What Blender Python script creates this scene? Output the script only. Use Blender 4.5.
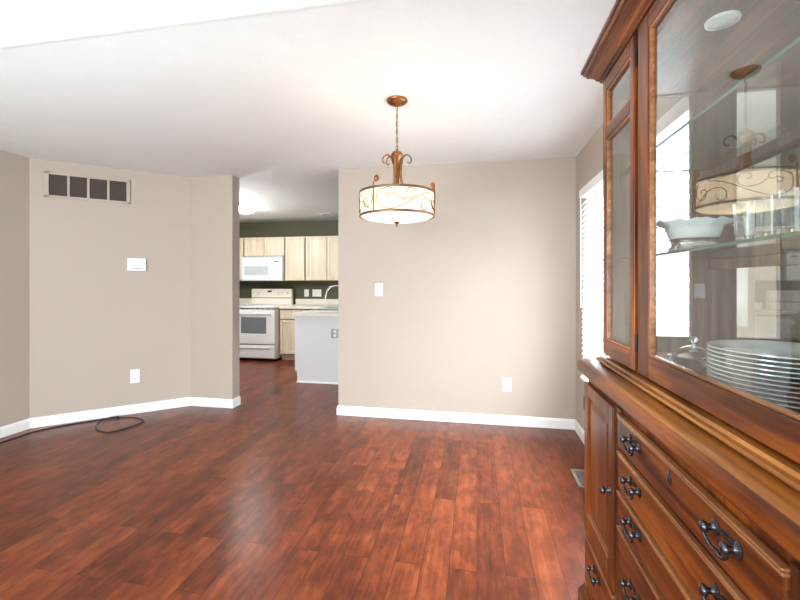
import bpy, bmesh, math, random
from mathutils import Vector
random.seed(7)
for o in list(bpy.data.objects):
    bpy.data.objects.remove(o)
SC = bpy.context.scene
COL = SC.collection
PI = math.pi

# ------------------------------------------------------------------ camera
cam = bpy.data.cameras.new('camera')
cam_o = bpy.data.objects.new('camera', cam)
COL.objects.link(cam_o)
cam_o.location = (0, 0, 1.32)
cam_o.rotation_euler = (PI / 2, 0, math.atan(77 / 410))
cam.sensor_width = 36
cam.lens = 36 * 410 / 800
cam.shift_y = -18 / 800
cam.clip_start = 0.02
SC.camera = cam_o

# ------------------------------------------------------------------ world, light, exposure
SC.view_settings.view_transform = 'Standard'
SC.view_settings.look = 'None'
SC.view_settings.gamma = 1
SC.view_settings.use_curve_mapping = False
SC.view_settings.exposure = 0.45
W = bpy.data.worlds.new('daylight')
SC.world = W
W.use_nodes = True
W.node_tree.nodes['Background'].inputs[0].default_value = (0.86, 0.93, 1.0, 1)
W.node_tree.nodes['Background'].inputs[1].default_value = 1.5


def light(name, kind, loc, rot, power, color, size=None, size_y=None, radius=None, spread=180):
    l = bpy.data.lights.new(name, kind)
    o = bpy.data.objects.new(name, l)
    COL.objects.link(o)
    o.location = loc
    o.rotation_euler = rot
    l.energy = power
    l.color = color
    if kind == 'AREA':
        l.shape = 'RECTANGLE'
        l.size = size
        l.size_y = size_y
        l.spread = math.radians(spread)
    elif radius:
        l.shadow_soft_size = radius
    return o


# daylight through the dining window; added fill through an unseen window behind the camera
light('daylight_dining_window', 'AREA', (1.35, 2.57, 1.5), (0, PI / 2 - 0.25, 0), 280, (0.90, 0.95, 1.0), 1.3, 2.0, spread=130)
light('back_window_fill', 'AREA', (-1.5, -3.42, 1.2), (PI / 2 - 0.30, 0, 0), 95, (0.92, 0.96, 1.0), 4.2, 1.9, spread=105)
# added fill light, bounced off the ceiling behind the camera
light('ceiling_bounce_fill', 'AREA', (-1.9, -0.7, 0.8), (PI + math.radians(-12), 0, 0), 122, (0.80, 0.95, 0.99), 1.0, 1.0)


# ------------------------------------------------------------------ materials
def srgb(r, g, b):
    f = lambda c: (c / 255 / 12.92) if c / 255 <= 0.04045 else ((c / 255 + 0.055) / 1.055) ** 2.4
    return (f(r), f(g), f(b), 1)


def new_mat(name):
    m = bpy.data.materials.new(name)
    m.use_nodes = True
    nt = m.node_tree
    return m, nt, nt.nodes['Principled BSDF'], nt.nodes['Material Output']


def N(nt, t, **kw):
    n = nt.nodes.new(t)
    for k, v in kw.items():
        setattr(n, k, v)
    return n


def ramp(nt, stops):
    r = N(nt, 'ShaderNodeValToRGB')
    el = r.color_ramp.elements
    while len(el) < len(stops):
        el.new(0.5)
    for e, (p, c) in zip(el, stops):
        e.position = p
        e.color = c
    return r


def plain(name, col, rough=0.5, metal=0.0, bump=0.0, bscale=200, var=0.03, vscale=6, coat=0.0, emit=None, estr=0):
    m, nt, p, out = new_mat(name)
    tc = N(nt, 'ShaderNodeTexCoord')
    no = N(nt, 'ShaderNodeTexNoise')
    no.inputs['Scale'].default_value = vscale
    no.inputs['Detail'].default_value = 3
    nt.links.new(tc.outputs['Object'], no.inputs['Vector'])
    lo = tuple(c * (1 - var) for c in col[:3]) + (1,)
    hi = tuple(min(1, c * (1 + var)) for c in col[:3]) + (1,)
    r = ramp(nt, [(0.3, lo), (0.7, hi)])
    nt.links.new(no.outputs['Fac'], r.inputs['Fac'])
    nt.links.new(r.outputs['Color'], p.inputs['Base Color'])
    p.inputs['Roughness'].default_value = rough
    p.inputs['Metallic'].default_value = metal
    p.inputs['Coat Weight'].default_value = coat
    if emit:
        p.inputs['Emission Color'].default_value = emit
        p.inputs['Emission Strength'].default_value = estr
    if bump:
        n2 = N(nt, 'ShaderNodeTexNoise')
        n2.inputs['Scale'].default_value = bscale
        n2.inputs['Detail'].default_value = 2
        nt.links.new(tc.outputs['Object'], n2.inputs['Vector'])
        b = N(nt, 'ShaderNodeBump')
        b.inputs['Strength'].default_value = bump
        b.inputs['Distance'].default_value = 0.004
        nt.links.new(n2.outputs['Fac'], b.inputs['Height'])
        nt.links.new(b.outputs['Normal'], p.inputs['Normal'])
    return m


def wood(name, axis, dark, mid, lightc, rough=0.34, coat=0.08, scale=1.0):
    """grain runs along axis"""
    m, nt, p, out = new_mat(name)
    tc = N(nt, 'ShaderNodeTexCoord')
    mp = N(nt, 'ShaderNodeMapping')
    s = [55 * scale] * 3
    s['xyz'.index(axis)] = 2.6 * scale
    mp.inputs['Scale'].default_value = s
    nt.links.new(tc.outputs['Object'], mp.inputs['Vector'])
    n1 = N(nt, 'ShaderNodeTexNoise')
    n1.inputs['Scale'].default_value = 1.0
    n1.inputs['Detail'].default_value = 5
    n1.inputs['Roughness'].default_value = 0.6
    n1.inputs['Distortion'].default_value = 0.6
    nt.links.new(mp.outputs['Vector'], n1.inputs['Vector'])
    mp2 = N(nt, 'ShaderNodeMapping')
    s2 = [9 * scale] * 3
    s2['xyz'.index(axis)] = 1.5 * scale
    mp2.inputs['Scale'].default_value = s2
    nt.links.new(tc.outputs['Object'], mp2.inputs['Vector'])
    n2 = N(nt, 'ShaderNodeTexNoise')
    n2.inputs['Scale'].default_value = 1.0
    n2.inputs['Detail'].default_value = 3
    n2.inputs['Distortion'].default_value = 1.0
    nt.links.new(mp2.outputs['Vector'], n2.inputs['Vector'])
    mx = N(nt, 'ShaderNodeMath', operation='ADD')
    mul = N(nt, 'ShaderNodeMath', operation='MULTIPLY')
    mul.inputs[1].default_value = 0.5
    nt.links.new(n1.outputs['Fac'], mx.inputs[0])
    nt.links.new(n2.outputs['Fac'], mx.inputs[1])
    nt.links.new(mx.outputs[0], mul.inputs[0])
    r = ramp(nt, [(0.37, dark), (0.5, mid), (0.63, lightc)])
    nt.links.new(mul.outputs[0], r.inputs['Fac'])
    nt.links.new(r.outputs['Color'], p.inputs['Base Color'])
    p.inputs['Roughness'].default_value = rough
    p.inputs['Coat Weight'].default_value = coat
    p.inputs['Coat Roughness'].default_value = 0.15
    p.inputs['Specular IOR Level'].default_value = 0.35
    b = N(nt, 'ShaderNodeBump')
    b.inputs['Strength'].default_value = 0.12
    b.inputs['Distance'].default_value = 0.002
    nt.links.new(n1.outputs['Fac'], b.inputs['Height'])
    nt.links.new(b.outputs['Normal'], p.inputs['Normal'])
    return m


def thin_glass(name, tint=(1, 1, 1, 1), ior=1.55, rough=0.0):
    m, nt, p, out = new_mat(name)
    nt.nodes.remove(p)
    t = N(nt, 'ShaderNodeBsdfTransparent')
    t.inputs['Color'].default_value = tint
    g = N(nt, 'ShaderNodeBsdfGlossy')
    g.inputs['Roughness'].default_value = rough
    lw = N(nt, 'ShaderNodeLayerWeight')          # Schlick reflectance, the same from both faces
    pw = N(nt, 'ShaderNodeMath', operation='POWER')
    pw.inputs[1].default_value = 5
    nt.links.new(lw.outputs['Facing'], pw.inputs[0])
    f = N(nt, 'ShaderNodeMath', operation='MULTIPLY_ADD')
    f0 = ((ior - 1) / (ior + 1)) ** 2
    nt.links.new(pw.outputs[0], f.inputs[0])
    f.inputs[1].default_value = 1 - f0
    f.inputs[2].default_value = f0
    mix = N(nt, 'ShaderNodeMixShader')
    nt.links.new(f.outputs[0], mix.inputs[0])
    nt.links.new(t.outputs[0], mix.inputs[1])
    nt.links.new(g.outputs[0], mix.inputs[2])
    nt.links.new(mix.outputs[0], out.inputs['Surface'])
    return m


def translucent(name, col, amount=0.5):
    m, nt, p, out = new_mat(name)
    p.inputs['Base Color'].default_value = col
    p.inputs['Roughness'].default_value = 0.5
    tr = N(nt, 'ShaderNodeBsdfTranslucent')
    tr.inputs['Color'].default_value = col
    mix = N(nt, 'ShaderNodeMixShader')
    mix.inputs[0].default_value = amount
    nt.links.new(p.outputs[0], mix.inputs[1])
    nt.links.new(tr.outputs[0], mix.inputs[2])
    nt.links.new(mix.outputs[0], out.inputs['Surface'])
    return m


def floor_mat():
    m, nt, p, out = new_mat('hand_scraped_hardwood')
    tc = N(nt, 'ShaderNodeTexCoord')
    sp = N(nt, 'ShaderNodeSeparateXYZ')
    cb = N(nt, 'ShaderNodeCombineXYZ')
    nt.links.new(tc.outputs['Object'], sp.inputs[0])
    nt.links.new(sp.outputs['Y'], cb.inputs['X'])
    nt.links.new(sp.outputs['X'], cb.inputs['Y'])
    br = N(nt, 'ShaderNodeTexBrick')
    br.offset = 0.37
    br.offset_frequency = 2
    br.inputs['Color1'].default_value = (0, 0, 0, 1)
    br.inputs['Color2'].default_value = (1, 1, 1, 1)
    br.inputs['Mortar'].default_value = (0.5, 0.5, 0.5, 1)
    br.inputs['Scale'].default_value = 1.0
    br.inputs['Mortar Size'].default_value = 0.0016
    br.inputs['Mortar Smooth'].default_value = 0.3
    br.inputs['Brick Width'].default_value = 0.95
    br.inputs['Row Height'].default_value = 0.127
    nt.links.new(cb.outputs[0], br.inputs['Vector'])
    # grain along the planks, shifted per plank
    off = N(nt, 'ShaderNodeVectorMath', operation='MULTIPLY_ADD')
    nt.links.new(br.outputs['Color'], off.inputs[0])
    off.inputs[1].default_value = (13.7, 5.3, 7.1)
    nt.links.new(tc.outputs['Object'], off.inputs[2])
    mp = N(nt, 'ShaderNodeMapping')
    mp.inputs['Scale'].default_value = (60, 2.4, 1)
    nt.links.new(off.outputs[0], mp.inputs['Vector'])
    g = N(nt, 'ShaderNodeTexNoise')
    g.inputs['Scale'].default_value = 1
    g.inputs['Detail'].default_value = 6
    g.inputs['Roughness'].default_value = 0.65
    g.inputs['Distortion'].default_value = 0.5
    nt.links.new(mp.outputs[0], g.inputs['Vector'])
    mp2 = N(nt, 'ShaderNodeMapping')
    mp2.inputs['Scale'].default_value = (15, 7, 1)
    nt.links.new(off.outputs[0], mp2.inputs['Vector'])
    k = N(nt, 'ShaderNodeTexNoise')
    k.inputs['Scale'].default_value = 1
    k.inputs['Detail'].default_value = 7
    k.inputs['Roughness'].default_value = 0.62
    k.inputs['Distortion'].default_value = 0.4
    nt.links.new(mp2.outputs[0], k.inputs['Vector'])
    a1 = N(nt, 'ShaderNodeMath', operation='MULTIPLY_ADD')     # plank tone
    nt.links.new(br.outputs['Color'], a1.inputs[0])
    a1.inputs[1].default_value = 0.26
    gs = N(nt, 'ShaderNodeMath', operation='MULTIPLY')
    gs.inputs[1].default_value = 0.6
    nt.links.new(g.outputs['Fac'], gs.inputs[0])
    nt.links.new(gs.outputs[0], a1.inputs[2])
    a2 = N(nt, 'ShaderNodeMath', operation='MULTIPLY_ADD')
    nt.links.new(k.outputs['Fac'], a2.inputs[0])
    a2.inputs[1].default_value = 1.1
    nt.links.new(a1.outputs[0], a2.inputs[2])
    a3 = N(nt, 'ShaderNodeMath', operation='MULTIPLY')
    nt.links.new(a2.outputs[0], a3.inputs[0])
    a3.inputs[1].default_value = 0.515
    r = ramp(nt, [(0.30, srgb(56, 24, 14)), (0.44, srgb(90, 40, 22)), (0.56, srgb(118, 56, 30)), (0.72, srgb(152, 82, 46))])
    nt.links.new(a3.outputs[0], r.inputs['Fac'])
    mm = N(nt, 'ShaderNodeMix', data_type='RGBA')
    nt.links.new(br.outputs['Fac'], mm.inputs[0])
    nt.links.new(r.outputs['Color'], mm.inputs[6])
    mm.inputs[7].default_value = srgb(60, 26, 18)
    nt.links.new(mm.outputs[2], p.inputs['Base Color'])
    p.inputs['Specular IOR Level'].default_value = 0.32
    p.inputs['Roughness'].default_value = 0.30
    hs = N(nt, 'ShaderNodeMath', operation='SUBTRACT')
    nt.links.new(k.outputs['Fac'], hs.inputs[0])
    nt.links.new(br.outputs['Fac'], hs.inputs[1])
    b = N(nt, 'ShaderNodeBump')
    b.inputs['Strength'].default_value = 0.25
    b.inputs['Distance'].default_value = 0.0012
    nt.links.new(hs.outputs[0], b.inputs['Height'])
    nt.links.new(b.outputs['Normal'], p.inputs['Normal'])
    return m


M = {}
M['floor'] = floor_mat()
M['wall'] = plain('taupe_wall_paint', srgb(184, 171, 158), 0.75, bump=0.05, bscale=260, var=0.012, vscale=2)
M['ceiling'] = plain('white_ceiling_paint', srgb(231, 231, 230), 0.9, bump=0.25, bscale=70, var=0.012, vscale=9)
M['green'] = plain('olive_green_paint', srgb(84, 83, 62), 0.7, var=0.03)
M['trim'] = plain('white_trim_paint', srgb(244, 244, 243), 0.4, var=0.01)
M['plastic'] = plain('white_plastic', srgb(243, 243, 241), 0.35, var=0.01)
M['slot'] = plain('dark_slot', srgb(45, 42, 40), 0.6)
M['grille_frame'] = plain('painted_grille_frame', srgb(184, 171, 158), 0.6, var=0.01)
M['grille_dark'] = plain('dark_grille_louvre', srgb(74, 62, 56), 0.7)
M['register'] = plain('register_metal', srgb(176, 166, 154), 0.4, 0.4)
M['register_dark'] = plain('register_slots', srgb(26, 24, 23), 0.7)
M['cable'] = plain('black_cable', srgb(38, 36, 38), 0.45)
M['brass'] = plain('connector_brass', srgb(190, 170, 120), 0.3, 0.9)
WD, WM, WL = srgb(46, 18, 5), srgb(100, 46, 12), srgb(150, 80, 22)
M['wood_y'] = wood('honey_oak_along', 'y', WD, WM, WL)
M['wood_z'] = wood('honey_oak_upright', 'z', WD, WM, WL)
M['wood_x'] = wood('honey_oak_across', 'x', WD, WM, WL)
M['wood_lit'] = wood('honey_oak_lit', 'y', srgb(104, 56, 18), srgb(148, 88, 32), srgb(176, 114, 50), 0.28, 0.35)  # lighter oak copy: the light it catches is put into the colour
M['wood_lip'] = wood('pale_oak_bead', 'y', srgb(112, 66, 36), srgb(150, 98, 60), srgb(176, 124, 84), 0.3, 0.3)
M['wood_hazed'] = wood('hazed_interior_oak', 'z', srgb(96, 76, 64), srgb(122, 102, 90), srgb(140, 120, 106), 0.5, 0.0)  # oak greyed so the colour carries the haze of the glass reflections
M['wood_dark'] = plain('recess_shade_brown', srgb(58, 30, 18), 0.55, var=0.1)  # unused brown with the shade of the recesses put into it
M['pewter'] = plain('dark_pewter', srgb(88, 88, 94), 0.24, 0.9, var=0.3, vscale=60)
M['hinge'] = plain('blackened_hinge', srgb(40, 36, 34), 0.4, 0.7)
M['glass'] = thin_glass('window_glass', (0.97, 0.985, 0.98, 1), 1.5)
M['door_glass'] = thin_glass('cabinet_door_glass', (0.95, 0.97, 0.965, 1), 1.9)
M['shelf_glass'] = thin_glass('shelf_glass', (0.93, 0.975, 0.955, 1), 1.45)
M['shelf_edge'] = plain('green_glass_edge', srgb(70, 105, 92), 0.15, var=0.1)
M['mirror'] = plain('mirror_back', (0.86, 0.87, 0.86, 1), 0.02, 1.0, var=0.0)
M['puck'] = plain('frosted_lens', srgb(235, 235, 232), 0.2, var=0.05, vscale=80)
M['porcelain'] = plain('porcelain', srgb(238, 243, 242), 0.12, var=0.02, coat=0.5)
M['plate_rim'] = plain('silver_plate_rim', srgb(196, 204, 204), 0.2, 0.5)
M['silver'] = plain('polished_silver', srgb(214, 212, 208), 0.14, 1.0, var=0.05, vscale=40)
M['silver_old'] = plain('pierced_silver', srgb(188, 184, 180), 0.25, 1.0, bump=0.8, bscale=160, var=0.25, vscale=90)
M['gold'] = plain('gilt_handle', srgb(204, 160, 108), 0.3, 0.8)


def crystal():
    m, nt, p, out = new_mat('cut_crystal')
    p.inputs['Base Color'].default_value = (0.95, 0.97, 0.98, 1)
    p.inputs['Transmission Weight'].default_value = 0.92
    p.inputs['Roughness'].default_value = 0.03
    p.inputs['IOR'].default_value = 1.5
    return m


M['crystal'] = crystal()
M['copper'] = plain('antique_copper', srgb(150, 100, 60), 0.34, 0.85, var=0.25, vscale=40)
M['copper_dark'] = plain('aged_bronze', srgb(122, 96, 76), 0.4, 0.8, var=0.2, vscale=40)
M['wire'] = plain('bronze_wire', srgb(92, 68, 44), 0.5, 0.4)
M['shade'] = translucent('linen_shade', srgb(252, 244, 228), 0.5)
M['diffuser'] = translucent('frosted_glass_diffuser', srgb(252, 248, 236), 0.5)
M['blind'] = translucent('white_faux_wood_blind', srgb(246, 247, 250), 0.28)
M['cord'] = plain('blind_cord', srgb(240, 240, 240), 0.8)
M['maple'] = wood('pale_maple_door', 'z', srgb(206, 190, 166), srgb(218, 204, 182), srgb(226, 214, 194), 0.45, 0.05)
M['maple_gap'] = plain('cabinet_gap', srgb(142, 124, 100), 0.6)
M['appliance'] = plain('white_enamel', srgb(238, 240, 241), 0.25, var=0.005, coat=0.3)
M['backguard'] = plain('cream_enamel', srgb(240, 232, 216), 0.3, var=0.005)
M['oven_glass'] = plain('grey_oven_glass', srgb(120, 124, 132), 0.12, var=0.05)
M['micro_glass'] = plain('grey_microwave_glass', srgb(190, 196, 200), 0.15)
M['seam'] = plain('grey_seam', srgb(120, 122, 124), 0.5)
M['toe'] = plain('black_kick', srgb(24, 23, 22), 0.7)
M['counter'] = plain('cream_laminate', srgb(226, 220, 206), 0.3, var=0.03, vscale=60)
M['pen'] = plain('white_panel', srgb(214, 214, 216), 0.5, var=0.01)
M['sink'] = plain('white_sink', srgb(236, 238, 240), 0.2)
M['basin'] = plain('sink_basin_grey', srgb(128, 132, 138), 0.3, 0.4)  # plain grey of the basin floor
M['chrome'] = plain('brushed_nickel', srgb(206, 206, 204), 0.25, 0.95)
M['steel_plate'] = plain('steel_plate', srgb(150, 144, 134), 0.35, 0.8)
M['dome'] = plain('lit_ceiling_dome', srgb(255, 252, 244), 0.4, var=0, emit=(1, 0.97, 0.92, 1), estr=50)
M['display'] = plain('grey_display', srgb(172, 180, 176), 0.3)
M['grass'] = plain('lawn', srgb(120, 140, 96), 0.9, var=0.2, vscale=3)

# ------------------------------------------------------------------ mesh helpers
ORIG = {}


class MB:
    def __init__(self):
        self.bm = bmesh.new()

    def _new(self, fn):
        tmp = bmesh.new()
        fn(tmp)
        me = bpy.data.meshes.new('t')
        tmp.to_mesh(me)
        tmp.free()
        self.bm.from_mesh(me)
        bpy.data.meshes.remove(me)
        return self

    def box(self, x0, x1, y0, y1, z0, z1, bev=0.0, seg=2, idx=0):
        def fn(b):
            bmesh.ops.create_cube(b, size=1)
            for v in b.verts:
                v.co = Vector(((x0 + x1) / 2 + v.co.x * (x1 - x0), (y0 + y1) / 2 + v.co.y * (y1 - y0), (z0 + z1) / 2 + v.co.z * (z1 - z0)))
            if bev:
                bmesh.ops.bevel(b, geom=list(b.edges), offset=bev, segments=seg, affect='EDGES', profile=0.5, clamp_overlap=True)
            for f in b.faces:
                f.material_index = idx
        return self._new(fn)

    def obox(self, A, B, s0, s1, o0, o1, z0, z1, bev=0.0):
        """box on a wall line A->B: s along, o outwards to the right of A->B"""
        d = Vector((B[0] - A[0], B[1] - A[1], 0)).normalized()
        r = Vector((d.y, -d.x, 0))
        base = Vector((A[0], A[1], 0))

        def fn(b):
            bmesh.ops.create_cube(b, size=1)
            for v in b.verts:
                s = (s0 + s1) / 2 + v.co.x * (s1 - s0)
                o = (o0 + o1) / 2 + v.co.y * (o1 - o0)
                z = (z0 + z1) / 2 + v.co.z * (z1 - z0)
                v.co = base + d * s + r * o + Vector((0, 0, z))
            if bev:
                bmesh.ops.bevel(b, geom=list(b.edges), offset=bev, segments=2, affect='EDGES', profile=0.5, clamp_overlap=True)
        return self._new(fn)

    def lathe(self, prof, c, seg=32, sx=1.0, sy=1.0, rot=0.0, wav=None, closed=False):
        """prof: (r,z) list; wav(theta,r,z)->(r,z)"""
        def fn(b):
            rings = []
            for r, z in prof:
                ring = []
                if r < 1e-6:
                    ring = [b.verts.new((c[0], c[1], c[2] + z))] * seg
                else:
                    for i in range(seg):
                        t = 2 * PI * i / seg
                        rr, zz = (r, z) if wav is None else wav(t, r, z)
                        x, y = rr * math.cos(t) * sx, rr * math.sin(t) * sy
                        ring.append(b.verts.new((c[0] + x * math.cos(rot) - y * math.sin(rot), c[1] + x * math.sin(rot) + y * math.cos(rot), c[2] + zz)))
                rings.append(ring)
            pr = list(zip(rings[:-1], rings[1:]))
            if closed:
                pr.append((rings[-1], rings[0]))
            for a, d in pr:
                for i in range(seg):
                    j = (i + 1) % seg
                    vs = []
                    for v in (a[i], a[j], d[j], d[i]):
                        if v not in vs:
                            vs.append(v)
                    if len(vs) >= 3:
                        try:
                            b.faces.new(vs)
                        except ValueError:
                            pass
        return self._new(fn)

    def tube(self, pts, r, seg=8, closed=False, taper=None):
        pts = [Vector(p) for p in pts]
        n = len(pts)

        def fn(b):
            rings = []
            up = None
            for i, p in enumerate(pts):
                if closed:
                    t = (pts[(i + 1) % n] - pts[i - 1]).normalized()
                else:
                    t = (pts[min(i + 1, n - 1)] - pts[max(i - 1, 0)]).normalized()
                if up is None:
                    a = Vector((0, 0, 1)) if abs(t.z) < 0.9 else Vector((1, 0, 0))
                    up = (a - t * a.dot(t)).normalized()
                else:
                    up = (up - t * up.dot(t)).normalized()
                s = t.cross(up)
                rr = r if taper is None else r * taper(i / (n - 1))
                rings.append([b.verts.new(p + (up * math.cos(2 * PI * k / seg) + s * math.sin(2 * PI * k / seg)) * rr) for k in range(seg)])
            m = n if closed else n - 1
            for i in range(m):
                a, d = rings[i], rings[(i + 1) % n]
                for k in range(seg):
                    j = (k + 1) % seg
                    b.faces.new((a[k], a[j], d[j], d[k]))
            if not closed:
                b.faces.new(rings[0])
                b.faces.new(rings[-1])
        return self._new(fn)

    def sweep(self, prof, path):
        """closed profile (out,z) carried along an XY path, outwards = right of the path, mitred"""
        P = [Vector((x, y, 0)) for x, y in path]

        def fn(b):
            rings = []
            for i, p in enumerate(P):
                ns = []
                if i > 0:
                    d = (P[i] - P[i - 1]).normalized()
                    ns.append(Vector((d.y, -d.x, 0)))
                if i < len(P) - 1:
                    d = (P[i + 1] - P[i]).normalized()
                    ns.append(Vector((d.y, -d.x, 0)))
                nv = ns[0] if len(ns) == 1 else (ns[0] + ns[1]) / (1 + ns[0].dot(ns[1]))
                rings.append([b.verts.new(p + nv * o + Vector((0, 0, z))) for o, z in prof])
            k = len(prof)
            for a, d in zip(rings[:-1], rings[1:]):
                for i in range(k):
                    j = (i + 1) % k
                    b.faces.new((a[i], a[j], d[j], d[i]))
            b.faces.new(rings[0])
            b.faces.new(rings[-1])
        return self._new(fn)

    def sphere(self, c, r, sx=1, sy=1, sz=1, seg=16):
        def fn(b):
            bmesh.ops.create_uvsphere(b, u_segments=seg, v_segments=seg // 2 + 2, radius=r)
            for v in b.verts:
                v.co = Vector((c[0] + v.co.x * sx, c[1] + v.co.y * sy, c[2] + v.co.z * sz))
        return self._new(fn)

    def build(self, name, mats, parent=None, smooth=None, loc=None):
        """one mesh object; world coordinates in, stored relative to the root's base (or loc)"""
        bmesh.ops.recalc_face_normals(self.bm, faces=list(self.bm.faces))
        me = bpy.data.meshes.new(name)
        if not isinstance(mats, (list, tuple)):
            mats = [mats]
        for m in mats:
            me.materials.append(m)
        org = Vector(loc) if loc else Vector((0, 0, 0))
        if parent is not None:
            org = ORIG[parent.name]
        for v in self.bm.verts:
            v.co -= org
        self.bm.to_mesh(me)
        self.bm.free()
        if smooth is not None:
            for p in me.polygons:
                p.use_smooth = True
            me.set_sharp_from_angle(angle=math.radians(smooth))
        o = bpy.data.objects.new(name, me)
        COL.objects.link(o)
        if parent is not None:
            o.parent = parent
        else:
            o.location = org
        ORIG[o.name] = org
        return o


def tag(o, label=None, cat=None, group=None, kind=None):
    if label:
        o['label'] = label
    if cat:
        o['category'] = cat
    if group:
        o['group'] = group
    if kind:
        o['kind'] = kind
    return o


def thing(name, loc, label, cat, group=None):
    o = bpy.data.objects.new(name, None)
    o.empty_display_size = 0.05
    COL.objects.link(o)
    o.location = loc
    ORIG[o.name] = Vector(loc)
    return tag(o, label, cat, group)


def copy_tree(o, parent=None):
    c = o.copy()
    COL.objects.link(c)
    if parent is not None:
        c.parent = parent
    for ch in list(o.children):
        copy_tree(ch, c)
    return c


def struct(name, mb, mat, smooth=None):
    o = mb.build(name, mat, smooth=smooth)
    o['kind'] = 'structure'
    return o


def smooth_path(pts, per=8, closed=False):
    P = [Vector(p) for p in pts]
    n = len(P)
    out = []
    segs = n if closed else n - 1
    for i in range(segs):
        if closed:
            p0, p1, p2, p3 = P[i - 1], P[i], P[(i + 1) % n], P[(i + 2) % n]
        else:
            p0, p1, p2, p3 = P[max(i - 1, 0)], P[i], P[i + 1], P[min(i + 2, n - 1)]
        for k in range(per):
            t = k / per
            out.append(0.5 * ((2 * p1) + (p2 - p0) * t + (2 * p0 - 5 * p1 + 4 * p2 - p3) * t * t + (3 * p1 - p0 - 3 * p2 + p3) * t ** 3))
    if not closed:
        out.append(P[-1])
    return out


# ------------------------------------------------------------------ the room
H = 2.44
XL, XR, YF, YB = -3.97, 0.87, 3.90, -3.5
YK = 7.05          # kitchen back wall
A, B = (-3.97, 3.02), (-3.01, 3.90)
struct('floor', MB().box(-4.9, 2.6, -3.7, 7.2, -0.1, 0.0), M['floor'])
# ceiling: full height over dining room and kitchen, a little lower over the living side
struct('ceiling', MB().box(-4.9, 2.6, 1.49, 7.2, H, H + 0.1).box(-4.9, 2.6, -3.7, 1.49, 2.38, H + 0.1), M['ceiling'])
struct('wall_far', MB().box(-1.356, XR + 0.12, YF, YF + 0.13, 0, H), M['wall'])
struct('wall_pier', MB().box(-3.01, -2.52, YF, YF + 0.13, 0, H), M['wall'])
struct('wall_angled', MB().obox(A, B, -0.02, 1.303, -0.12, 0, 0, H), M['wall'])
struct('wall_left', MB().box(XL - 0.12, XL, YB, 3.02, 0, H), M['wall'])
wy0, wy1, wz0, wz1 = 1.73, 3.43, 0.56, 2.0
struct('wall_right', MB().box(XR, XR + 0.12, YB, wy0, 0, H).box(XR, XR + 0.12, wy1, YF, 0, H)
       .box(XR, XR + 0.12, wy0, wy1, 0, wz0).box(XR, XR + 0.12, wy0, wy1, wz1, H), M['wall'])
bx0, bx1, bz0, bz1 = -3.7, 0.6, 0.25, 2.2
struct('wall_back', MB().box(XL, bx0, YB - 0.12, YB, 0, H).box(bx1, XR, YB - 0.12, YB, 0, H)
       .box(bx0, bx1, YB - 0.12, YB, 0, bz0).box(bx0, bx1, YB - 0.12, YB, bz1, H), M['wall'])
struct('wall_kitchen_back', MB().box(-4.8, 2.5, YK, YK + 0.1, 0, H), M['green'])
struct('wall_kitchen_left', MB().box(-4.8, -4.7, YF + 0.13, YK, 0, H), M['green'])
struct('wall_kitchen_right', MB().box(2.4, 2.5, YF + 0.13, YK, 0, H), M['green'])
struct('wall_kitchen_front', MB().box(-4.8, -3.01, YF + 0.131, YF + 0.23, 0, H).box(XR + 0.12, 2.5, YF, YF + 0.13, 0, H), M['green'])

BBP = [(0, 0), (0.014, 0), (0.014, 0.07), (0.011, 0.078), (0.008, 0.086), (0.004, 0.09), (0, 0.09)]
struct('baseboard_far', MB().sweep(BBP, [(-1.356, YF + 0.13), (-1.356, YF), (XR, YF)]), M['trim'])
struct('baseboard_right', MB().sweep(BBP, [(XR, YF), (XR, YB)]), M['trim'])
struct('baseboard_left', MB().sweep(BBP, [(XL, YB), A, B, (-2.52, YF), (-2.52, YF + 0.13)]), M['trim'])
struct('baseboard_back', MB().sweep(BBP, [(XR, YB), (XL, YB)]), M['trim'])

# dining window
w = MB()
for y0, y1, z0, z1 in ((wy0, wy0 + 0.05, wz0, wz1), (wy1 - 0.05, wy1, wz0, wz1), (wy0, wy1, wz0, wz0 + 0.05), (wy0, wy1, wz1 - 0.05, wz1),
                       (2.53, 2.59, wz0, wz1), (wy0, wy1, 1.40, 1.44)):
    w.box(XR + 0.05, XR + 0.11, y0, y1, z0, z1)
w1 = struct('window_1', w, M['trim'])
MB().box(XR + 0.075, XR + 0.08, wy0 + 0.04, wy1 - 0.04, wz0 + 0.04, wz1 - 0.04).build('glass_pane', M['glass'], w1)
MB().box(XR - 0.012, XR + 0.05, wy0 - 0.03, wy1 + 0.03, wz0 - 0.03, wz0, 0.004).build('window_sill', M['trim'], w1)
w = MB()
for x0, x1, z0, z1 in ((bx0, bx0 + 0.06, bz0, bz1), (bx1 - 0.06, bx1, bz0, bz1), (bx0, bx1, bz0, bz0 + 0.06), (bx0, bx1, bz1 - 0.06, bz1),
                       (-2.3, -2.24, bz0, bz1), (-0.86, -0.8, bz0, bz1)):
    w.box(x0, x1, YB - 0.11, YB - 0.04, z0, z1)
w2 = struct('added_back_window', w, M['trim'])  # unseen window, added to let light in from behind the camera
MB().box(bx0 + 0.05, bx1 - 0.05, YB - 0.085, YB - 0.08, bz0 + 0.05, bz1 - 0.05).build('glass_pane', M['glass'], w2)
struct('ground', MB().box(-25, 25, -25, 25, -0.3, -0.2), M['grass'])

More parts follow.
